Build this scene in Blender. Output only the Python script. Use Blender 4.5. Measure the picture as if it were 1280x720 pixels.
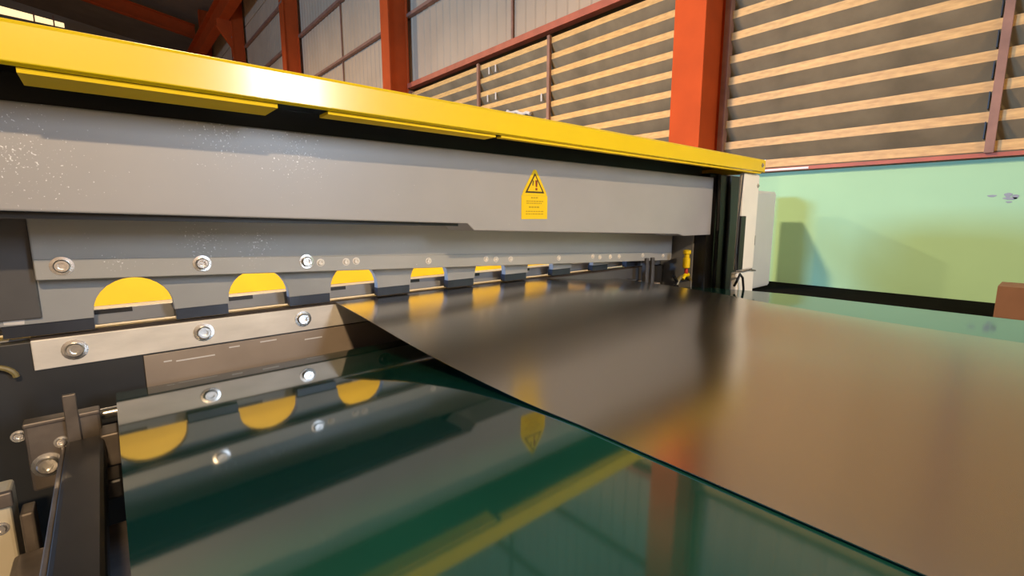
import bpy, bmesh, math, random
from mathutils import Vector, Matrix
random.seed(7)
for o in list(bpy.data.objects): bpy.data.objects.remove(o, do_unlink=True)
scene = bpy.context.scene
COL = scene.collection

# ------------------------------------------------------------------ camera
# world: X = along the shear, Y = against the feed direction, z = 0 is the belt top; metres
cd = bpy.data.cameras.new('camera'); cam = bpy.data.objects.new('camera', cd); COL.objects.link(cam)
cam.location = (0, 0, 0.42)
cam.rotation_euler = (math.radians(90 - 8.673), 0, math.radians(-40.79))
cd.sensor_width = 36; cd.lens = 16.594; cd.clip_start = 0.01; cd.clip_end = 200
scene.camera = cam
# ------------------------------------------------------------------ world, light, exposure
w = bpy.data.worlds.new('world'); scene.world = w; w.use_nodes = True
w.node_tree.nodes['Background'].inputs[0].default_value = (0.75, 0.85, 1.0, 1)
w.node_tree.nodes['Background'].inputs[1].default_value = 0.6
vs = scene.view_settings
vs.view_transform = 'Standard'; vs.look = 'None'; vs.exposure = 0.3; vs.gamma = 1.0
vs.use_curve_mapping = False

def area(name, loc, target, sx, sy, power, color):
    l = bpy.data.lights.new(name, 'AREA'); l.shape = 'RECTANGLE'; l.size = sx; l.size_y = sy
    l.energy = power; l.color = color
    o = bpy.data.objects.new(name, l); COL.objects.link(o); o.location = loc
    o.rotation_euler = (Vector(target) - Vector(loc)).to_track_quat('-Z', 'Y').to_euler()
    return o
# daylight entering through the door opening in the wall behind the camera and the bay in the left wall
area('daylight_rear_door', (3.6, -9.85, 3.4), (3.6, 0, 3.4), 1.3, 2.4, 380, (0.72, 0.84, 1.0))
area('daylight_left_bay', (-11.85, 6.5, 2.7), (0, 6.5, 2.5), 3.0, 1.6, 2000, (0.28, 0.55, 1.0))

# ------------------------------------------------------------------ materials
def mat(name, col, rough=0.5, metal=0.0, var=0.0, scale=8.0, bump=0.0, bscale=60.0, ior=1.5, coat=0.0,
        rvar=0.0, stretch=(1, 1, 1), emit=None, estr=0.0, col2=None, aniso=0.0):
    m = bpy.data.materials.new(name); m.use_nodes = True
    nt = m.node_tree; b = nt.nodes['Principled BSDF']
    b.inputs['Roughness'].default_value = rough; b.inputs['Metallic'].default_value = metal
    b.inputs['IOR'].default_value = ior; b.inputs['Coat Weight'].default_value = coat
    b.inputs['Coat Roughness'].default_value = 0.14
    b.inputs['Anisotropic'].default_value = aniso
    tc = nt.nodes.new('ShaderNodeTexCoord'); mp = nt.nodes.new('ShaderNodeMapping')
    mp.inputs['Scale'].default_value = stretch
    nt.links.new(tc.outputs['Object'], mp.inputs[0])
    n = nt.nodes.new('ShaderNodeTexNoise'); n.inputs['Scale'].default_value = scale
    n.inputs['Detail'].default_value = 5.0
    nt.links.new(mp.outputs[0], n.inputs['Vector'])
    r = nt.nodes.new('ShaderNodeValToRGB')
    c2 = col2 if col2 else tuple(max(0, c * (1 - var)) for c in col)
    c1 = col if col2 else tuple(min(1, c * (1 + var)) for c in col)
    r.color_ramp.elements[0].color = (*c2, 1); r.color_ramp.elements[0].position = 0.3
    r.color_ramp.elements[1].color = (*c1, 1); r.color_ramp.elements[1].position = 0.7
    nt.links.new(n.outputs['Fac'], r.inputs[0]); nt.links.new(r.outputs[0], b.inputs['Base Color'])
    if rvar:
        mr = nt.nodes.new('ShaderNodeMapRange')
        mr.inputs['To Min'].default_value = max(0, rough - rvar); mr.inputs['To Max'].default_value = rough + rvar
        nt.links.new(n.outputs['Fac'], mr.inputs[0]); nt.links.new(mr.outputs[0], b.inputs['Roughness'])
    if bump:
        n2 = nt.nodes.new('ShaderNodeTexNoise'); n2.inputs['Scale'].default_value = bscale
        nt.links.new(mp.outputs[0], n2.inputs['Vector'])
        bp = nt.nodes.new('ShaderNodeBump'); bp.inputs['Strength'].default_value = bump
        bp.inputs['Distance'].default_value = 0.004
        nt.links.new(n2.outputs['Fac'], bp.inputs['Height']); nt.links.new(bp.outputs[0], b.inputs['Normal'])
    if emit:
        b.inputs['Emission Color'].default_value = (*emit, 1); b.inputs['Emission Strength'].default_value = estr
    return m

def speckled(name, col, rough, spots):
    """paint with clusters of pale specks, glints of oil droplets put into the colour; spots = list of (x, z, radius) cluster centres on the face"""
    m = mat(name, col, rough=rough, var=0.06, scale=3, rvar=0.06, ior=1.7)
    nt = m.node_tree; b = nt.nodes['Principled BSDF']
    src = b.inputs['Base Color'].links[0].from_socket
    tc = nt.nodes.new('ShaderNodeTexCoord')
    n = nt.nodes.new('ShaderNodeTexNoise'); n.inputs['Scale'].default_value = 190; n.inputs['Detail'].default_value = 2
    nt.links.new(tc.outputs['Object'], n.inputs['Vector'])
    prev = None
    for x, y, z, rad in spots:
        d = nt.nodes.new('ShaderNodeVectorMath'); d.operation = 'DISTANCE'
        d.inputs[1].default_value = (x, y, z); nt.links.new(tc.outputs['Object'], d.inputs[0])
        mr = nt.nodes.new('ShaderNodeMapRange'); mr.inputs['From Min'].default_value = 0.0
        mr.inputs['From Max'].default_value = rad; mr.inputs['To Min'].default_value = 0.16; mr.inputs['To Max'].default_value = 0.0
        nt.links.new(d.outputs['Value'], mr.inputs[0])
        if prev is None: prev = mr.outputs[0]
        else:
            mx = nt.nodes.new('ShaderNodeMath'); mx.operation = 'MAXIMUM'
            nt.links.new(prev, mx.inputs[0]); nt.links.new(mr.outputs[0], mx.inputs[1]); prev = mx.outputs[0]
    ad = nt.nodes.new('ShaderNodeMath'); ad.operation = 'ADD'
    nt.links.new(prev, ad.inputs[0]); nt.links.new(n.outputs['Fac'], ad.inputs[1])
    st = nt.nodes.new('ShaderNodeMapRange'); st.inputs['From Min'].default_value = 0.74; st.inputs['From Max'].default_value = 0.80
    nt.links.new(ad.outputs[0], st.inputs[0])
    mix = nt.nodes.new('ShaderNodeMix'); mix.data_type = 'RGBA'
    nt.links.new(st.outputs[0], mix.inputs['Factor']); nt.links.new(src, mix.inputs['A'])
    mix.inputs['B'].default_value = (0.85, 0.87, 0.9, 1)  # pale droplet glints painted into the base colour
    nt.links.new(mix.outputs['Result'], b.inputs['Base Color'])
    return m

M = {}
M['yellow'] = mat('yellow_gloss_paint', (0.95, 0.69, 0.004), rough=0.25, var=0.03, scale=3, coat=0.8)
M['yellow_guard'] = mat('yellow_guard_paint', (0.95, 0.66, 0.005), rough=0.8, var=0.08, scale=4)
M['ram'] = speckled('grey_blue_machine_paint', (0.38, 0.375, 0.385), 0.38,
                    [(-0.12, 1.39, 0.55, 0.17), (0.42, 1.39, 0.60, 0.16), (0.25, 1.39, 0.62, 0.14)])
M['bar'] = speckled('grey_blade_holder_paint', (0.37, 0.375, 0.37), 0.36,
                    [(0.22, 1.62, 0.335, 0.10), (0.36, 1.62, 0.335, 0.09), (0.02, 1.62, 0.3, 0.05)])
M['teeth'] = mat('grey_holddown_paint', (0.33, 0.345, 0.36), rough=0.38, var=0.08, scale=5)
M['dark'] = mat('dark_grey_machine_paint', (0.030, 0.032, 0.036), rough=0.45, var=0.2, scale=6)
M['darkgrey'] = mat('slate_grey_paint', (0.085, 0.085, 0.09), rough=0.4, var=0.15, scale=6)
M['black'] = mat('black_steel', (0.010, 0.010, 0.011), rough=0.4, var=0.3, scale=10)
M['blade'] = mat('worn_blade_steel', (0.78, 0.74, 0.68), rough=0.42, metal=0.15, var=0.12, scale=7, stretch=(1, 1, 3), bump=0.05)
M['bolt'] = mat('zinc_bolt_steel', (0.72, 0.71, 0.69), rough=0.25, metal=0.9, var=0.1, scale=40)
M['pad'] = mat('blued_blade_edge_steel', (0.035, 0.042, 0.06), rough=0.35, metal=0.3, var=0.2, scale=12)
M['brass'] = mat('brown_oiled_edge', (0.04, 0.026, 0.018), rough=0.6, metal=0.1, var=0.3, scale=14)
M['taupe'] = mat('taupe_bed_paint', (0.34, 0.28, 0.23), rough=0.35, var=0.12, scale=5)
M['table'] = mat('grey_infeed_table_paint', (0.26, 0.27, 0.29), rough=0.4, var=0.1, scale=6)
M['belt'] = mat('dark_green_glossy_belt', (0.004, 0.034, 0.025), rough=0.06, var=0.25, scale=2.2, ior=2.0)
M['sheet'] = mat('rolled_steel_sheet', (0.55, 0.51, 0.45), rough=0.21, metal=1.0, var=0.02, scale=0.8)
M['rail'] = mat('black_rubber_rail', (0.022, 0.021, 0.020), rough=0.42, var=0.3, scale=9)
M['bracket'] = mat('weathered_bracket_steel', (0.16, 0.135, 0.115), rough=0.45, metal=0.4, var=0.25, scale=18)
M['cream'] = mat('cream_enamel_paint', (0.62, 0.56, 0.42), rough=0.4, var=0.05, scale=5)
M['white'] = mat('off_white_enamel_paint', (0.95, 0.91, 0.83), rough=0.35, var=0.04, scale=5)
M['cabinet'] = mat('pale_grey_cabinet_paint', (0.72, 0.70, 0.69), rough=0.4, var=0.03, scale=3)
M['red'] = mat('orange_red_steel_paint', (0.44, 0.062, 0.008), rough=0.75, ior=1.3, var=0.10, scale=2.5)
M['redpale'] = mat('faded_red_trim_paint', (0.42, 0.10, 0.05), rough=0.55, var=0.15, scale=4)
M['mint'] = mat('mint_green_wall_paint', (0.34, 0.58, 0.345), rough=0.7, var=0.04, scale=1.2)
M['clad'] = mat('pale_grey_cladding', (0.50, 0.38, 0.25), rough=0.7, ior=1.3, var=0.08, scale=0.8)
M['slatweb'] = mat('shaded_louvre_metal', (0.26, 0.20, 0.115), rough=0.7, ior=1.3, var=0.2, scale=3)  # darker tone puts the shade of the slat undersides into the colour
M['slatlip'] = mat('lit_louvre_lip', (0.70, 0.43, 0.14), rough=0.5, scale=5, col2=(0.50, 0.28, 0.085), stretch=(1, 1.5, 6))  # brighter ochre puts the light on the slat lips into the colour
M['mull'] = mat('rust_brown_mullion', (0.26, 0.13, 0.085), rough=0.6, var=0.2, scale=6)
M['blackwall'] = mat('black_bitumen_paint', (0.004, 0.004, 0.004), rough=1.0, var=0.2, scale=3, ior=1.1)
M['floor'] = mat('dark_concrete', (0.10, 0.09, 0.08), rough=0.7, var=0.2, scale=1.5, bump=0.1)
M['roof'] = mat('brown_grey_roof_sheet', (0.22, 0.16, 0.11), rough=0.7, var=0.15, scale=1)
M['inner'] = mat('grey_brown_wall_sheet', (0.30, 0.24, 0.18), rough=0.7, var=0.1, scale=0.6)
M['brownbox'] = mat('brown_carton', (0.20, 0.10, 0.06), rough=0.8, var=0.1, scale=4)
M['lamp'] = mat('lamp_glass', (1, 0.9, 0.75), emit=(1.0, 0.72, 0.42), estr=6)
M['skylight'] = mat('lit_roof_light', (0.9, 0.8, 0.6), emit=(1.0, 0.72, 0.36), estr=1.1)
M['ink'] = mat('black_print', (0.05, 0.03, 0.01), rough=0.5)
M['rededge'] = mat('dark_red_print', (0.25, 0.03, 0.01), rough=0.5)
M['sticker'] = mat('sticker_yellow', (0.95, 0.66, 0.004), rough=0.35, var=0.02)
M['stickertext'] = mat('sticker_faded_text', (0.55, 0.36, 0.01), rough=0.4)
M['pale'] = mat('white_plastic', (0.80, 0.78, 0.74), rough=0.4, var=0.03)
M['olive'] = mat('olive_hose', (0.20, 0.16, 0.06), rough=0.4, var=0.2)
M['redpart'] = mat('red_cap_plastic', (0.5, 0.04, 0.02), rough=0.4)
M['rag'] = mat('pale_scrap_plastic', (0.6, 0.56, 0.5), rough=0.6, var=0.1)

# ------------------------------------------------------------------ helpers
WL = {}
def link(o, parent=None, loc=None):
    COL.objects.link(o)
    l = Vector(loc) if loc is not None else Vector((0, 0, 0))
    o.location = l; WL[o.name] = l
    if parent is not None:
        o.parent = parent; o.matrix_parent_inverse = Matrix.Translation(-WL[parent.name])
    return o
def tag(o, label=None, cat=None, group=None, kind=None):
    if label: o['label'] = label
    if cat: o['category'] = cat
    if group: o['group'] = group
    if kind: o['kind'] = kind
    return o
def empty(name, loc, label=None, cat=None, group=None, kind=None):
    o = bpy.data.objects.new(name, None); o.empty_display_size = 0.1
    link(o, None, loc); return tag(o, label, cat, group, kind)
def finish(name, bm, m, parent=None, smooth=False, bevel=0.0, seg=2, loc=None):
    bmesh.ops.recalc_face_normals(bm, faces=bm.faces)
    me = bpy.data.meshes.new(name); bm.to_mesh(me); bm.free()
    for x in (m if isinstance(m, (list, tuple)) else [m]): me.materials.append(x)
    o = bpy.data.objects.new(name, me); link(o, parent, loc)
    if bevel:
        md = o.modifiers.new('bevel', 'BEVEL'); md.width = bevel; md.segments = seg; md.limit_method = 'ANGLE'
        md.angle_limit = math.radians(40)
    if smooth: smooth_mesh(me)
    return o
def smooth_mesh(me, ang=40):
    for p in me.polygons: p.use_smooth = True
    try: me.set_sharp_from_angle(angle=math.radians(ang))
    except Exception: pass
def bx(bm, x0, x1, y0, y1, z0, z1, mi=0):
    v = [bm.verts.new((x, y, z)) for x in (x0, x1) for y in (y0, y1) for z in (z0, z1)]
    for f in ((0, 1, 3, 2), (4, 6, 7, 5), (0, 4, 5, 1), (2, 3, 7, 6), (0, 2, 6, 4), (1, 5, 7, 3)):
        bm.faces.new([v[i] for i in f]).material_index = mi
def box(name, x0, x1, y0, y1, z0, z1, m, parent=None, bevel=0.0):
    bm = bmesh.new(); bx(bm, x0, x1, y0, y1, z0, z1)
    return finish(name, bm, m, parent, bevel=bevel)
def prism(bm, pts, axis, a, b, mi=0):
    """extrude a 2-D outline along axis ('x': pts are (y,z), 'y': pts are (x,z), 'z': pts are (x,y))"""
    def P(p, t):
        return {'x': (t, p[0], p[1]), 'y': (p[0], t, p[1]), 'z': (p[0], p[1], t)}[axis]
    A = [bm.verts.new(P(p, a)) for p in pts]; B = [bm.verts.new(P(p, b)) for p in pts]
    n = len(pts)
    bm.faces.new(A).material_index = mi; bm.faces.new(B[::-1]).material_index = mi
    for i in range(n):
        bm.faces.new((A[i], B[i], B[(i + 1) % n], A[(i + 1) % n])).material_index = mi
def prism_obj(name, pts, axis, a, b, m, parent=None, bevel=0.0, smooth=False):
    bm = bmesh.new(); prism(bm, pts, axis, a, b)
    return finish(name, bm, m, parent, bevel=bevel, smooth=smooth)
def tube(bm, pts, r, n=10, mi=0):
    pts = [Vector(p) for p in pts]; rings = []
    for i, p in enumerate(pts):
        d = (pts[min(i + 1, len(pts) - 1)] - pts[max(i - 1, 0)]).normalized()
        u = d.orthogonal().normalized() if i == 0 else (rings_u - d * rings_u.dot(d)).normalized()
        rings_u = u; v = d.cross(u)
        rings.append([bm.verts.new(p + (u * math.cos(t) + v * math.sin(t)) * r) for t in [2 * math.pi * k / n for k in range(n)]])
    for a, b in zip(rings, rings[1:]):
        for k in range(n): bm.faces.new((a[k], a[(k + 1) % n], b[(k + 1) % n], b[k])).material_index = mi
    bm.faces.new(rings[0][::-1]).material_index = mi; bm.faces.new(rings[-1]).material_index = mi
def lathe(bm, prof, axis='y', n=16, mi=0, c=(0, 0, 0)):
    """profile of (radius, along) revolved round axis through c"""
    rings = []
    for r, h in prof:
        ring = []
        for k in range(n):
            t = 2 * math.pi * k / n; a, b = r * math.cos(t), r * math.sin(t)
            p = {'x': (h, a, b), 'y': (a, h, b), 'z': (a, b, h)}[axis]
            ring.append(bm.verts.new((p[0] + c[0], p[1] + c[1], p[2] + c[2])))
        rings.append(ring)
    for a, b in zip(rings, rings[1:]):
        for k in range(n): bm.faces.new((a[k], a[(k + 1) % n], b[(k + 1) % n], b[k])).material_index = mi
    bm.faces.new(rings[0][::-1]).material_index = mi; bm.faces.new(rings[-1]).material_index = mi

def bolt_mesh(r):
    """socket cap screw with washer ring, head towards -Y"""
    bm = bmesh.new()
    lathe(bm, [(r * 1.45, 0.0), (r * 1.45, -r * 0.12), (r * 1.05, -r * 0.16), (r * 1.0, -r * 0.55), (r * 0.85, -r * 0.72),
               (r * 0.5, -r * 0.72), (r * 0.45, -r * 0.35)], 'y', 18)
    bmesh.ops.recalc_face_normals(bm, faces=bm.faces)
    me = bpy.data.meshes.new('bolt'); bm.to_mesh(me); bm.free(); me.materials.append(M['bolt']); smooth_mesh(me, 30)
    return me
BOLT_BIG, BOLT_MID, BOLT_SMALL = bolt_mesh(0.019), bolt_mesh(0.016), bolt_mesh(0.009)
BOLT_PAINT = BOLT_SMALL.copy(); BOLT_PAINT.materials.clear(); BOLT_PAINT.materials.append(M['blade'])
BOLT_DULL = BOLT_BIG.copy(); BOLT_DULL.materials.clear(); BOLT_DULL.materials.append(M['bracket'])
def bolt(me, loc, parent, name='bolt'):
    return link(bpy.data.objects.new(name, me), parent, loc)

# ================================================================== SETTING
FZ = -0.85
S = lambda o, label, cat: tag(o, label, cat, kind='structure')
S(box('floor', -12.2, 6.2, -10.2, 45, FZ - 0.2, FZ, M['floor']), 'dark concrete hall floor under the machine and conveyor', 'floor')

# right wall: mint masonry below, black base, cladding above, between the columns
wr = empty('wall_right', (6.1, 2.0, FZ), 'tall hall wall with mint green masonry below pale metal cladding', 'wall', kind='structure')
box('masonry', 6.0, 6.2, -10.2, 45, FZ, 0.955, M['mint'], wr)
box('backing', 6.20, 6.3, -10.2, 45, 0.95, 12.5, M['slatweb'], wr)
# cladding sheets with ribs (above the louvres: z > 3.48)
def cladding(y0, y1, z0, z1, pitch=0.25):
    bm = bmesh.new(); pts = []; n = max(2, int((y1 - y0) / pitch)); p = (y1 - y0) / n
    for k in range(n):
        y = y0 + k * p
        pts += [(6.06, y), (6.06, y + p * 0.72), (6.045, y + p * 0.80), (6.045, y + p * 0.92)]
    pts += [(6.06, y1), (6.12, y1), (6.12, y0)]
    prism(bm, pts, 'z', z0, z1)
    return finish('cladding_panel', bm, M['clad'], wr)
COLY = [2.94 - 7.75, 2.94, 2.94 + 7.75, 2.94 + 15.5, 2.94 + 23.25, 2.94 + 31.0]
for a, b in ((-10.2, -4.81), (-4.81, 2.94), (2.94, 6.95), (6.97, 10.69), (10.69, 14.78), (14.80, 18.44), (18.44, 22.4), (22.42, 26.19), (26.19, 33.9), (33.9, 45)):
    if b <= 10.7: cladding(a + 0.01, b, 3.50, 12.5)
    else:
        cladding(a + 0.01, b, 3.5, 5.04); cladding(a + 0.01, b, 5.09, 6.66); cladding(a + 0.01, b, 6.74, 9.2); cladding(a + 0.01, b, 9.25, 12.5)
def girt(y0, y1, z, h=0.07, m='mull'): return box('girt', 5.93, 6.03, y0, y1, z - h / 2, z + h / 2, M[m], wr)
for y0, y1 in ((11.1, 18.44), (18.85, 26.19), (26.6, 33.9)):
    girt(y0, y1, 5.07); girt(y0, y1, 6.70, 0.09); girt(y0, y1, 8.3, 0.09)
girt(3.35, 10.69, 5.09); girt(3.35, 10.69, 6.8)
for y in (6.96, 14.79): box('joint_strip', 6.0, 6.03, y - 0.025, y + 0.025, 3.55, 12.0, M['mull'], wr)
tr = box('trim_1', 5.90, 6.05, 3.35, 10.69, 3.45, 3.56, M['redpale'])
S(tr, 'faded red horizontal steel trim above the louvre between two columns', 'trim')
# louvres
def slat_mesh(length):
    bm = bmesh.new()
    prism(bm, [(0, 0), (0, 0.088), (0.008, 0.088), (0.008, 0.006), (0.15, -0.185), (0.142, -0.191)], 'y', 0, length)
    for f in bm.faces:
        c = f.calc_center_median(); f.normal_update()
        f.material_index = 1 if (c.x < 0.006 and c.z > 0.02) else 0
    bmesh.ops.recalc_face_normals(bm, faces=bm.faces)
    me = bpy.data.meshes.new('slat'); bm.to_mesh(me); bm.free()
    me.materials.append(M['slatweb']); me.materials.append(M['slatlip'])
    return me
def louvre(name, y0, y1, z0, n, pitch, mulls, label):
    root = empty(name, (6.0, (y0 + y1) / 2, z0), label, 'louvre window', kind='structure')
    me = slat_mesh(y1 - y0)
    for k in range(n):
        link(bpy.data.objects.new('slat', me), root, (5.955 + random.uniform(-0.004, 0.004), y0, z0 + k * pitch + random.uniform(-0.006, 0.006)))
    for y in mulls:
        box('mullion', 5.90, 5.95, y - 0.03, y + 0.03, z0 - 0.02, z0 + (n - 1) * pitch + 0.12, M['mull'], root)
        bm = bmesh.new(); prism(bm, [(5.955, 0), (5.955, -0.145), (6.05, -0.145)], 'y', -0.004, 0.004)
        bmesh.ops.recalc_face_normals(bm, faces=bm.faces)
        bme = bpy.data.meshes.new('slat_bracket'); bm.to_mesh(bme); bm.free(); bme.materials.append(M['black'])
        for k in range(1, n):
            link(bpy.data.objects.new('slat_bracket', bme), root, (0, y + 0.05, z0 + k * pitch))
    for y in (y0, y1):
        box('jamb', 5.90, 6.0, y - 0.035, y + 0.035, z0 - 0.03, z0 + (n - 1) * pitch + 0.13, M['mull'], root)
    return root
l1 = louvre('window_1', -4.3, 2.90, 0.985, 10, 0.252, (0.50, -2.0), 'wide louvre of slats with lit-toned ochre lips above the mint wall, right of the big red column')
l2 = louvre('window_2', 3.42, 10.60, 0.985, 10, 0.252, (5.92, 7.88), 'louvre of slats with lit-toned ochre lips behind the yellow cover, left of the big red column')
for y, z in ((7.35, 3.12), (7.55, 3.12), (7.35, 2.62), (7.6, 2.62), (6.1, 2.37)):
    box('slat_glint', 5.94, 5.952, y, y + 0.03, z, z + 0.13, M['rag'], l2)  # pale bits added to stand for tiny glints on the slats
bm = bmesh.new()   # crumpled pale scrap lying on a slat
pts = [(5.915, 6.36 + 0.09 * i, 2.20 + 0.018 * math.sin(i * 1.9) + 0.019 * i) for i in range(8)]
tube(bm, pts, 0.03, 8)
tag(finish('plastic_scrap', bm, M['rag'], None, smooth=True), 'crumpled pale plastic scrap caught on the louvre just above the yellow cover', 'scrap')
S(box('trim_2', 5.93, 6.05, -4.35, 2.94, 0.93, 0.965, M['redpale']), 'brownish sill strip between the right louvre and the mint wall', 'trim')
# columns: H section
def column(i, y, label):
    root = empty('steel_column', (5.73, y + 0.2, FZ), label, 'column', 'red steel columns along the hall wall')
    box('flange', 5.46, 5.50, y, y + 0.40, FZ, 12.2, M['red'], root, bevel=0.006)
    box('web', 5.50, 5.92, y + 0.035, y + 0.055, FZ, 12.2, M['red'], root)
    box('flange', 5.92, 5.96, y - 0.01, y + 0.40, FZ, 12.2, M['red'], root, bevel=0.006)
    box('base_plate', 5.40, 5.99, y - 0.06, y + 0.46, FZ, FZ + 0.03, M['red'], root)
    if i >= 2:
        prism_obj('corbel', [(5.46, 8.2), (5.46, 9.35), (4.9, 9.35), (4.9, 9.0)], 'y', y + 0.08, y + 0.32, M['red'], root)
        for z in (7.7, 8.6): box('stiffener', 5.44, 5.46, y + 0.02, y + 0.38, z, z + 0.06, M['mull'], root)
labels = ['red steel column beyond the right edge of the picture', 'bright orange-red steel column between the two louvres, nearest and widest',
          'red steel column between the louvre and the pale cladding bay', 'dull red column with a corbel, left of the pale cladding bay',
          'distant red column just beyond the corbelled one', 'farthest red column at the end of the crane girder']
for i, y in enumerate(COLY):
    if i: column(i, y, labels[i])
# crane girder and roof
cg = empty('crane_girder', (5.2, 25, 9.35), 'red crane runway girder carried on column corbels near the roof', 'girder')
box('lower_flange', 5.0, 5.40, 18.4, 44, 9.35, 9.42, M['red'], cg); box('web', 5.18, 5.22, 18.4, 44, 9.42, 10.3, M['red'], cg)
box('upper_flange', 5.0, 5.40, 18.4, 44, 10.3, 10.37, M['red'], cg); box('rail', 5.16, 5.24, 18.4, 44, 10.37, 10.48, M['mull'], cg)
def roofz(x): return 12.4 + (6.0 - x) * 0.163
bm = bmesh.new(); prism(bm, [(6.4, roofz(6.4)), (6.4, roofz(6.4) + 0.15), (-3, roofz(-3) + 0.15), (-12.4, roofz(6.4) + 0.15), (-12.4, roofz(6.4)), (-3, roofz(-3))], 'y', -10.3, 45.2)
S(finish('ceiling', bm, M['roof']), 'brown pitched sheet metal roof high over the hall', 'ceiling')
for i, y in enumerate((10.7, 18.6, 26.3, 36.0)):
    dz = -1.35
    r = empty('roof_rafter', (5.5, y, 11.0), ['red rafter out of sight above the louvre', 'red rafter over the corbelled column', 'red rafter over the distant column',
              'long red rafter sloping down across the dark roof at upper left'][i], 'rafter', 'red roof rafters')
    lo = lambda x, d: roofz(x) + dz + d
    for nm, a, b, hw in (('lower_flange', 0.0, 0.06, 0.16), ('web', 0.06, 0.72, 0.02), ('upper_flange', 0.72, 0.78, 0.16)):
        prism_obj(nm, [(5.5, lo(5.5, a)), (5.5, lo(5.5, b)), (-3, lo(-3, b)), (-3, lo(-3, a))], 'y', y - hw, y + hw, M['red'], r)
# roof light in the far roof slope
rl = empty('roof_light', (-1.8, 36.6, 10.8), 'glowing amber roof light strip at the upper left corner', 'skylight')
prism_obj('diffuser', [(-0.45, 10.50), (-0.45, 10.72), (-2.9, 10.98), (-2.9, 10.60)], 'y', 36.55, 36.62, M['skylight'], rl)
for x in (-0.85, -1.6): box('glazing_bar', x - 0.03, x + 0.03, 36.50, 36.55, 10.45, 11.0, M['mull'], rl)
S(box('wall_back', -12.2, 6.2, 44.9, 45.1, FZ, 14, M['inner']), 'far end wall of the hall', 'wall')
# rear wall with a door opening, left wall with a daylight bay
bm = bmesh.new()
bx(bm, -12.2, 2.95, -10.1, -9.9, FZ, 14); bx(bm, 4.25, 6.4, -10.1, -9.9, FZ, 14); bx(bm, 2.95, 4.25, -10.1, -9.9, 4.6, 14); bx(bm, 2.95, 4.25, -10.1, -9.9, FZ, 2.2)
S(finish('wall_rear', bm, M['inner']), 'hall wall behind the camera with a tall opening', 'wall')
bm = bmesh.new()
bx(bm, -12.1, -11.9, -10.2, 45, FZ, 1.9); bx(bm, -12.1, -11.9, -10.2, 45, 3.5, 13); bx(bm, -12.1, -11.9, -10.2, 5.0, 1.9, 3.5); bx(bm, -12.1, -11.9, 8.0, 45, 1.9, 3.5)
S(finish('wall_left', bm, M['inner']), 'hall wall far to the left with a long daylight opening', 'wall')
# high-bay lamps
def lamp(x, y, z, power, label):
    root = empty('high_bay_lamp', (x, y, z), label, 'lamp', 'high-bay lamps under the roof')
    bm = bmesh.new(); lathe(bm, [(0.06, 0.42), (0.10, 0.40), (0.12, 0.22), (0.30, 0.03), (0.31, 0.0), (0.29, 0.0), (0.27, 0.03)], 'z', 20, c=(x, y, z))
    finish('reflector', bm, M['white'], root, smooth=True)
    bm = bmesh.new(); lathe(bm, [(0.26, 0.012), (0.26, 0.0)], 'z', 20, c=(x, y, z + 0.02)); finish('lens', bm, M['lamp'], root)
    bm = bmesh.new(); tube(bm, [(x, y, z + 0.42), (x, y, roofz(x) + 0.05)], 0.012, 6); finish('hanger', bm, M['black'], root)
    l = bpy.data.lights.new('lamp_light', 'AREA'); l.shape = 'DISK'; l.size = 0.5; l.energy = power; l.color = (1.0, 0.70, 0.40)
    lo = bpy.data.objects.new('lamp_light', l); link(lo, root, (x, y, z - 0.01))
lamp(-0.5, -6.5, 4.6, 820, 'high-bay lamp hanging behind the camera')
lamp(0.8, 4.3, 4.8, 680, 'high-bay lamp hanging behind the shear')
lamp(-3.5, 15.0, 7.0, 1700, 'high-bay lamp hanging over the far bay')
lamp(-4.5, 26.0, 7.0, 1700, 'high-bay lamp hanging at the far end')

# black plinth, cabinet, brown carton at the right wall
tag(box('plinth', 5.05, 5.99, -6, 2.75, FZ, -0.35, M['blackwall'], None, bevel=0.01), 'long black plinth along the foot of the mint wall', 'plinth')
cab = empty('control_cabinet', (5.5, 2.3, -0.35), 'pale grey control cabinet on the black plinth beside the white post', 'cabinet')
box('body', 5.05, 5.62, 2.10, 2.32, -0.35, 0.68, M['cabinet'], cab, bevel=0.008)
box('door', 5.07, 5.60, 2.085, 2.10, -0.33, 0.66, M['cabinet'], cab, bevel=0.004)
box('latch', 5.10, 5.125, 2.075, 2.085, 0.12, 0.22, M['black'], cab)
bc = empty('carton', (5.3, 0.1, -0.35), 'brown carton on the black plinth at the right edge', 'box')
box('body', 5.12, 5.50, -0.20, 0.275, -0.35, -0.115, M['brownbox'], bc, bevel=0.004)
box('flap', 5.12, 5.305, -0.20, 0.275, -0.115, -0.108, M['brownbox'], bc); box('flap', 5.315, 5.50, -0.20, 0.275, -0.115, -0.108, M['brownbox'], bc)
bm = bmesh.new(); lathe(bm, [(0.016, 0), (0.016, 0.46)], 'y', 10, c=(5.94, 1.90, 0.945))
tag(finish('white_tube', bm, M['pale'], None, smooth=True), 'thin white tube along the sill on top of the mint wall', 'tube')
bm = bmesh.new()
for y, z, wy, wz in ((0.445, 0.595, 0.030, 0.010), (0.345, 0.60, 0.025, 0.02), (0.33, 0.57, 0.045, 0.012), (0.30, 0.585, 0.02, 0.02), (0.335, 0.54, 0.02, 0.008)):
    prism(bm, [(y + wy * math.cos(t) * (1 + 0.3 * math.sin(3 * t)), z + wz * math.sin(t)) for t in [k * math.pi / 5 for k in range(10)]], 'x', 5.9975, 6.001)
finish('scuff_marks', bm, M['table'], wr)

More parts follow.
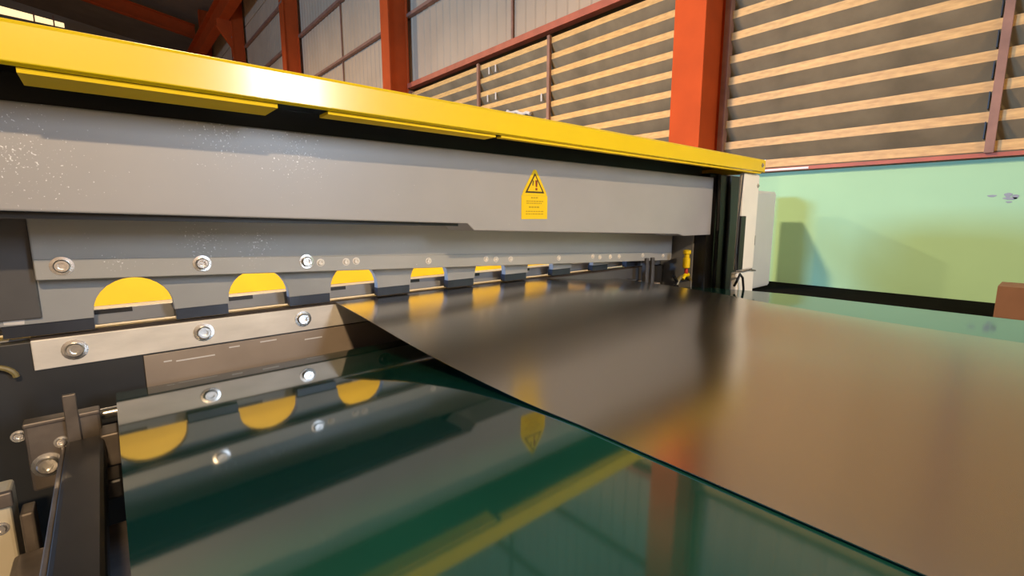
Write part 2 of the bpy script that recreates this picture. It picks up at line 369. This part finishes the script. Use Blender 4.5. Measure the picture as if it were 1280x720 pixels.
# ================================================================== CONVEYOR
cv = empty('belt_conveyor', (1.4, -1.0, FZ), 'wide belt conveyor with a glossy dark green belt in front of the shear', 'conveyor')
R, YE, Y0, KB, YB = 0.045, 1.53, -3.2, 0.09, 0.75
th = math.atan(KB * (YE - YB)); zE = -0.5 * KB * (YE - YB) ** 2
YC, ZC = YE - R * math.sin(th), zE - R * math.cos(th)
BX0, BX1 = -0.014, 2.80
prof = [(YB + (YE - YB) * k / 24, -0.5 * KB * ((YE - YB) * k / 24) ** 2) for k in range(24)]     # the belt dips towards its end roller
prof += [(YC + R * math.sin(t), ZC + R * math.cos(t)) for t in [th + (math.pi - th) * k / 16 for k in range(17)]]
prof += [(Y0 - R * math.sin(t), -R - R * math.cos(t)) for t in [math.pi * k / 16 for k in range(17)]]
bm = bmesh.new(); n = len(prof)
vo = [[bm.verts.new((x, y, z)) for y, z in prof] for x in (BX0, BX1)]
for i in range(n):
    j = (i + 1) % n
    bm.faces.new((vo[0][i], vo[0][j], vo[1][j], vo[1][i]))
bo = finish('belt', bm, M['belt'], cv, smooth=True)
md = bo.modifiers.new('thickness', 'SOLIDIFY'); md.thickness = 0.004; md.offset = -1
md = bo.modifiers.new('split', 'EDGE_SPLIT'); md.split_angle = math.radians(50)
th = 0.004
for y, RZ in ((YC, ZC), (Y0, -R)):
    bm = bmesh.new(); lathe(bm, [(R - th - 0.001, BX0 + 0.01), (R - th - 0.001, BX1 - 0.01)], 'x', 24, c=(0, y, RZ)); ro = finish('end_roller', bm, M['bracket'], cv, smooth=True)
    bm = bmesh.new(); lathe(bm, [(0.014, BX0 - 0.05), (0.014, BX1 + 0.05)], 'x', 12, c=(0, y, RZ)); finish('axle', bm, M['bolt'], ro, smooth=True)
box('slider_bed', BX0 + 0.05, BX1 - 0.05, Y0 + 0.1, YB, -0.035, -0.006, M['darkgrey'], cv)
box('side_frame', BX1 + 0.005, BX1 + 0.045, Y0, 1.15, -0.22, -0.02, M['darkgrey'], cv, bevel=0.004)
box('side_frame', 0.02, 0.06, Y0, 1.36, -0.60, -0.10, M['bracket'], cv, bevel=0.004)
for x in (0.10, 2.66):
    for y in (-2.6, 0.7): box('leg', x, x + 0.08, y, y + 0.08, FZ, -0.10, M['darkgrey'], cv, bevel=0.005)
# left side: guide rail, tension bracket, cream cover
box('guide_rail', -0.108, -0.042, -1.2, 1.40, -0.135, -0.078, M['rail'], cv, bevel=0.008)
box('rail_edge', -0.116, -0.108, -1.2, 1.39, -0.14, -0.085, M['bracket'], cv, bevel=0.002)
tb = box('tension_bracket', -0.172, -0.045, 1.42, 1.45, -0.185, -0.028, M['bracket'], cv, bevel=0.006)
bolt(BOLT_BIG, (-0.142, 1.42, -0.128), tb); bolt(BOLT_SMALL, (-0.116, 1.42, -0.083), tb); bolt(BOLT_SMALL, (-0.182, 1.44, -0.056), tb)
box('bracket_ledge', -0.172, -0.045, 1.412, 1.45, -0.034, -0.024, M['bracket'], tb, bevel=0.003)
box('upright_bar', -0.104, -0.081, 1.40, 1.412, -0.10, 0.027, M['bracket'], cv, bevel=0.002)
box('axle_plate', -0.05, -0.016, 1.37, 1.44, -0.15, -0.072, M['bracket'], cv, bevel=0.004)
box('bearing_block', -0.055, -0.018, 1.28, 1.36, -0.19, -0.145, M['black'], cv, bevel=0.006)
box('drive_cover', -0.19, 0.018, 0.4, 1.24, -0.60, -0.22, M['bracket'], cv, bevel=0.01)
cc = box('cover_panel', -0.62, -0.188, 1.28, 1.36, FZ, -0.115, M['cream'], cv, bevel=0.006)
bolt(BOLT_SMALL, (-0.206, 1.28, -0.18), cc)
box('hinge', -0.205, -0.182, 1.265, 1.28, -0.135, -0.105, M['bracket'], cc, bevel=0.003)
box('cable_duct', -0.175, -0.155, 1.25, 1.30, -0.42, -0.15, M['bracket'], cv, bevel=0.004)

# ================================================================== SHEAR
sh = empty('guillotine_shear', (1.2, 1.8, FZ), 'grey guillotine shear with a yellow top cover and scalloped hold-down plate', 'shear')
XL, XR = -0.9, 2.80
# yellow cover: folded channel
cap = prism_obj('yellow_cover', [(1.21, 0.675), (1.20, 0.68), (1.20, 0.742), (1.206, 0.750), (1.95, 0.750), (1.95, 0.738), (1.212, 0.738), (1.212, 0.675)],
                'x', XL, 3.02, M['yellow'], sh, bevel=0.002)
box('cover_lip', -0.085, 0.335, 1.215, 1.325, 0.666, 0.675, M['yellow_guard'], cap)
box('cover_lip', 0.45, 0.98, 1.215, 1.275, 0.668, 0.675, M['yellow_guard'], cap)
box('cover_lip', 1.0, 3.0, 1.212, 1.235, 0.669, 0.675, M['yellow_guard'], cap)
bolt(BOLT_SMALL, (2.985, 1.20, 0.715), cap)
box('end_cap', 3.02, 3.026, 1.20, 1.95, 0.676, 0.750, M['yellow'], cap)
box('cover_soffit', XL, 3.0, 1.24, 1.94, 0.715, 0.736, M['black'], sh)
box('ram_backplate', XL, 2.79, 1.47, 1.50, 0.646, 0.715, M['black'], sh)
# ram
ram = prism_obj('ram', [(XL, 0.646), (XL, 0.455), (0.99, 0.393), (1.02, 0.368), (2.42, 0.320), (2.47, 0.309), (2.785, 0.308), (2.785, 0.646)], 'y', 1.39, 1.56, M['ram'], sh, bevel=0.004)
prism_obj('ram_underplate', [(XL, 0.452), (XL, 0.436), (0.97, 0.384), (0.97, 0.394)], 'y', 1.42, 1.60, M['black'], ram)
# warning sticker: flat print on the ram
st = empty('warning_sticker', (1.317, 1.389, 0.41), None, None)
st.parent = ram
def flat(name, pts, y, m, parent):
    bm = bmesh.new(); prism(bm, pts, 'y', y, y + 0.0006); return finish(name, bm, m, parent)
bm = bmesh.new()
prism(bm, [(1.247, 0.408), (1.389, 0.408), (1.389, 0.500), (1.247, 0.500)], 'y', 1.3885, 1.3900, 0)
prism(bm, [(1.250, 0.5005), (1.386, 0.5005), (1.379, 0.518), (1.325, 0.600), (1.311, 0.600), (1.257, 0.518)], 'y', 1.3885, 1.3900, 0)
tri = lambda cx, z0, hw, h: [(cx - hw, z0), (cx + hw, z0), (cx, z0 + h)]
prism(bm, tri(1.318, 0.510, 0.052, 0.078), 'y', 1.3878, 1.3884, 1)
prism(bm, tri(1.318, 0.5165, 0.040, 0.061), 'y', 1.3872, 1.3877, 0)
prism(bm, [(1.321, 0.534), (1.329, 0.534), (1.331, 0.560), (1.319, 0.560)], 'y', 1.3866, 1.3871, 2)
prism(bm, [(1.320, 0.521), (1.330, 0.521), (1.330, 0.530), (1.320, 0.530)], 'y', 1.3866, 1.3871, 2)
prism(bm, [(1.303, 0.540), (1.307, 0.538), (1.311, 0.556), (1.306, 0.560)], 'y', 1.3866, 1.3871, 1)
for z, hw, h in ((0.489, 0.020, 0.005), (0.476, 0.045, 0.004), (0.468, 0.045, 0.004), (0.452, 0.032, 0.006), (0.436, 0.048, 0.004), (0.426, 0.048, 0.004)):
    x = 1.318 - hw
    while x < 1.318 + hw - 0.006:
        l = random.uniform(0.006, 0.014); prism(bm, [(x, z), (x + l, z), (x + l, z + h), (x, z + h)], 'y', 1.3879, 1.3884, 3); x += l + 0.003
bpy.data.objects.remove(st)
finish('warning_sticker', bm, [M['sticker'], M['ink'], M['rededge'], M['stickertext']], ram)
# blade holder bar (raked)
zb = lambda x: 0.2585 - 0.0430 * x
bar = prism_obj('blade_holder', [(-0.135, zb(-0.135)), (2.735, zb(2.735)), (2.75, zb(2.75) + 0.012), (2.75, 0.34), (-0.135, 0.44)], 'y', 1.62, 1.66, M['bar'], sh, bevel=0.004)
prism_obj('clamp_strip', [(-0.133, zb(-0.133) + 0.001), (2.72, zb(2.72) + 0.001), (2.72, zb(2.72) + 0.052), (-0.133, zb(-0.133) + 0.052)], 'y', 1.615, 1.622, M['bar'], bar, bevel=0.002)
for x in (-0.084, 0.21, 0.50): bolt(BOLT_MID, (x, 1.615, zb(x) + 0.035), bar)
for x in (0.545, 0.632, 0.668, 0.96, 1.245, 1.30, 1.385, 1.70, 1.96, 2.02, 2.11, 2.19, 2.42, 2.64): bolt(BOLT_PAINT, (x, 1.615, zb(x) + random.uniform(0.028, 0.036)), bar)
# scalloped hold-down plate: one plate, semicircular cut-outs
pts = [(-0.215, 0.40), (-0.215, 0.150)]
for k in range(8):
    c = 0.050 + 0.316 * k
    pts += [(c - 0.088, 0.150), (c - 0.088, 0.164)]
    pts += [(c - 0.088 * math.cos(t), 0.164 + 0.088 * math.sin(t)) for t in [math.pi * i / 14 for i in range(1, 14)]]
    pts += [(c + 0.088, 0.164), (c + 0.088, 0.150)]
pts += [(2.62, 0.150), (2.62, 0.31)]
hd = prism_obj('hold_down_plate', pts, 'y', 1.672, 1.70, M['teeth'], sh, bevel=0.0015)
for k in range(9):
    a = -0.215 if k == 0 else 0.050 + 0.316 * (k - 1) + 0.088
    b = 2.50 if k == 8 else 0.050 + 0.316 * k - 0.088
    box('clamp_pad', a + 0.004, b - 0.002, 1.680, 1.712, 0.118, 0.150, M['pad'], hd)
prism_obj('paint_scrape', [(-0.205, 0.155), (-0.17, 0.152), (-0.165, 0.19), (-0.185, 0.20), (-0.19, 0.24), (-0.21, 0.24)], 'y', 1.671, 1.673, M['cabinet'], hd)
# lower blade and bed
lb = box('lower_blade', -0.167, 1.62, 1.69, 1.73, 0.025, 0.104, M['blade'], sh, bevel=0.002)
box('blade_extension', 1.625, 2.62, 1.69, 1.73, 0.025, 0.104, M['darkgrey'], sh, bevel=0.002)
for k in range(10):
    x = -0.086 + 0.2925 * k
    if x < 1.6: bolt(BOLT_BIG, (x, 1.69, 0.067), lb)
box('blade_shim', -0.167, 2.62, 1.697, 1.735, 0.104, 0.110, M['brass'], lb)
bed = box('bed_beam', XL, XR, 1.70, 1.95, -0.62, 0.100, M['dark'], sh, bevel=0.003)
box('bed_cover', 0.055, 2.55, 1.692, 1.70, -0.40, 0.020, M['taupe'], bed, bevel=0.001)
for x, z, l in ((0.10, -0.008, 0.02), (0.13, -0.012, 0.10), (0.27, 0.004, 0.03), (0.36, 0.006, 0.05), (0.50, -0.01, 0.06)):
    box('scratch', x, x + l, 1.6910, 1.692, z, z + 0.004, M['cabinet'], bed)
# infeed table and yellow guard behind the blade
tbp = box('infeed_table', XL + 0.3, XR, 1.74, 2.20, 0.03, 0.104, M['table'], sh, bevel=0.003)
for k in range(8): box('table_slot', -0.04 + 0.316 * k, 0.045 + 0.316 * k, 1.748, 1.751, 0.146, 0.1585, M['black'], tbp)
box('table_ledge', XL + 0.3, XR, 1.75, 1.80, 0.116, 0.160, M['table'], tbp, bevel=0.003)
gd = prism_obj('rear_guard', [(2.20, 0.105), (2.21, 0.104), (2.95, 0.80), (2.945, 0.81)], 'x', XL, 2.9, M['yellow_guard'], sh)
# right end: black frame, white post, small parts
fr = prism_obj('side_frame', [(1.42, FZ), (1.42, 0.30), (1.42, 0.675), (2.0, 0.675), (2.0, FZ)], 'x', 2.80, 3.30, M['black'], sh, bevel=0.006)
box('frame_liner', 2.788, 2.80, 1.50, 1.72, -0.10, 0.64, M['table'], fr)
for x, y in ((2.90, 1.405), (3.05, 1.41)):
    bm = bmesh.new(); tube(bm, [(x, y, -0.2), (x, y, 0.40), (x - 0.01, y + 0.005, 0.67)], 0.012, 8); finish('conduit', bm, M['dark'], fr, smooth=True)
box('side_frame', -0.95, -0.52, 1.62, 2.0, FZ, 0.675, M['dark'], sh, bevel=0.006)
box('end_plate', -0.50, -0.136, 1.66, 1.672, 0.165, 0.45, M['darkgrey'], sh, bevel=0.003)
box('rear_web', XL, 2.80, 1.80, 1.86, 0.36, 0.714, M['dark'], sh)
box('end_web', 2.50, 2.80, 1.72, 1.74, 0.104, 0.40, M['table'], sh)
po = box('post', 2.835, 3.055, 1.235, 1.265, 0.095, 0.668, M['white'], sh, bevel=0.012)
box('post_foot', 2.82, 3.06, 1.23, 1.27, FZ, 0.090, M['white'], sh, bevel=0.010)
box('edge_strip', 3.057, 3.075, 1.25, 1.33, FZ, 0.668, M['darkgrey'], po, bevel=0.003)
box('rubber_strip', 2.79, 2.855, 1.215, 1.236, 0.105, 0.42, M['black'], po, bevel=0.004)
bolt(BOLT_SMALL, (3.03, 1.235, 0.60), po)
bm = bmesh.new(); tube(bm, [(2.79, 1.22, 0.66), (2.775, 1.222, 0.45), (2.765, 1.222, 0.2), (2.775, 1.22, 0.10), (2.86, 1.215, 0.092), (2.97, 1.215, 0.097), (3.05, 1.22, 0.085)], 0.004, 8)
finish('grey_cable', bm, M['darkgrey'], po, smooth=True)
bm = bmesh.new(); tube(bm, [(2.77, 1.22, 0.015), (2.76, 1.20, 0.05), (2.79, 1.20, 0.085), (2.83, 1.20, 0.06), (2.85, 1.20, 0.0), (2.86, 1.20, -0.06)], 0.007, 8)
finish('black_cable', bm, M['black'], po, smooth=True)
for x0, x1 in ((2.44, 2.47), (2.50, 2.53)): box('slide_pin', x0, x1, 1.60, 1.63, -0.02, zb(2.5) + 0.02, M['darkgrey'], sh, bevel=0.004)
box('end_block', 1.95, 2.40, 1.64, 1.69, -0.05, 0.045, M['darkgrey'], sh, bevel=0.004)
box('scrap_chute', 2.05, 2.6, 1.60, 1.68, -0.06, 0.012, M['taupe'], sh, bevel=0.004)
# yellow lubrication fittings
def fitting(x, y, z, s, name='lubricator'):
    f = None
    bm = bmesh.new(); lathe(bm, [(0.014 * s, 0.055 * s), (0.022 * s, 0.06 * s), (0.022 * s, 0.115 * s), (0.016 * s, 0.12 * s), (0.016 * s, 0.14 * s), (0.024 * s, 0.145 * s), (0.024 * s, 0.165 * s), (0.01 * s, 0.17 * s)], 'z', 14, c=(x, y, z))
    f = finish(name, bm, M['sticker'], sh, smooth=True)
    bm = bmesh.new(); lathe(bm, [(0.010 * s, 0.02 * s), (0.012 * s, 0.03 * s), (0.010 * s, 0.056 * s)], 'z', 12, c=(x + 0.003, y, z)); finish('red_collar', bm, M['redpart'], f, smooth=True)
    bm = bmesh.new(); tube(bm, [(x - 0.035 * s, y, z - 0.01 * s), (x - 0.01 * s, y, z + 0.012 * s), (x + 0.03 * s, y, z + 0.012 * s)], 0.012 * s, 10); finish('elbow', bm, M['sticker'], f, smooth=True)
    bm = bmesh.new(); tube(bm, [(x + 0.085 * s * math.cos(t), y + 0.01, z - 0.052 * s + 0.06 * s * math.sin(t)) for t in [math.pi * k / 12 for k in range(13)]], 0.012 * s, 8); finish('hose', bm, M['olive'], f, smooth=True)
    bm = bmesh.new(); tube(bm, [(x - 0.14 * s, y, z + 0.02), (x - 0.10 * s, y, z - 0.02 * s), (x - 0.13 * s, y, z - 0.045 * s), (x - 0.09 * s, y, z - 0.05 * s)], 0.010 * s, 8); finish('black_hose', bm, M['black'], f, smooth=True)
fitting(2.72, 1.50, 0.045, 1.0)
fitting(-0.245, 1.66, 0.05, 0.55)

# ================================================================== STEEL SHEET
def lerp(tab, t):
    for (a, va), (b, vb) in zip(tab, tab[1:]):
        if t <= b: 
            u = (t - a) / (b - a); u = max(0, u); return va + (vb - va) * u
    return tab[-1][1]
near_x = [(-3, 0.69), (0.6, 0.69), (0.95, 0.668), (1.25, 0.645), (1.69, 0.612), (1.80, 0.604)]
near_z = [(-3, 0.004), (0.65, 0.004), (0.75, 0.006), (0.95, 0.020), (1.10, 0.036), (1.25, 0.054), (1.45, 0.084), (1.69, 0.114), (1.80, 0.117)]
far_z = [(-3, 0.004), (0.05, 0.004), (0.42, 0.012), (0.70, 0.022), (0.90, 0.029), (1.05, 0.041), (1.27, 0.050), (1.69, 0.057), (1.80, 0.058)]
bm = bmesh.new(); NX, NY = 36, 90; grid = []
YS = [-2.8 + (1.687 + 2.8) * (j / NY) for j in range(NY + 1)]
for y in YS:
    row = []
    for i in range(NX + 1):
        u = i / NX
        x0 = lerp(near_x, y); x = x0 + (2.27 - x0) * u
        zn = sum(lerp(near_z, min(1.8, y + d)) for d in (-0.06, -0.03, 0, 0.03, 0.06)) / 5
        zf = sum(lerp(far_z, min(1.8, y + d)) for d in (-0.06, -0.03, 0, 0.03, 0.06)) / 5
        k = max(0.0, min(1.0, (u - 0.55) / 0.45)); k = k * k * (3 - 2 * k)
        row.append(bm.verts.new((x, y, zn + (zf - zn) * k)))
    grid.append(row)
for a, b in zip(grid, grid[1:]):
    for i in range(NX): bm.faces.new((a[i], a[i + 1], b[i + 1], b[i]))
so = finish('steel_sheet', bm, M['sheet'], None, smooth=True)
md = so.modifiers.new('thickness', 'SOLIDIFY'); md.thickness = 0.0015; md.offset = 0.0
md = so.modifiers.new('split', 'EDGE_SPLIT'); md.split_angle = math.radians(40)
tag(so, 'wide bare steel sheet sliding out of the shear onto the green belt', 'steel sheet')
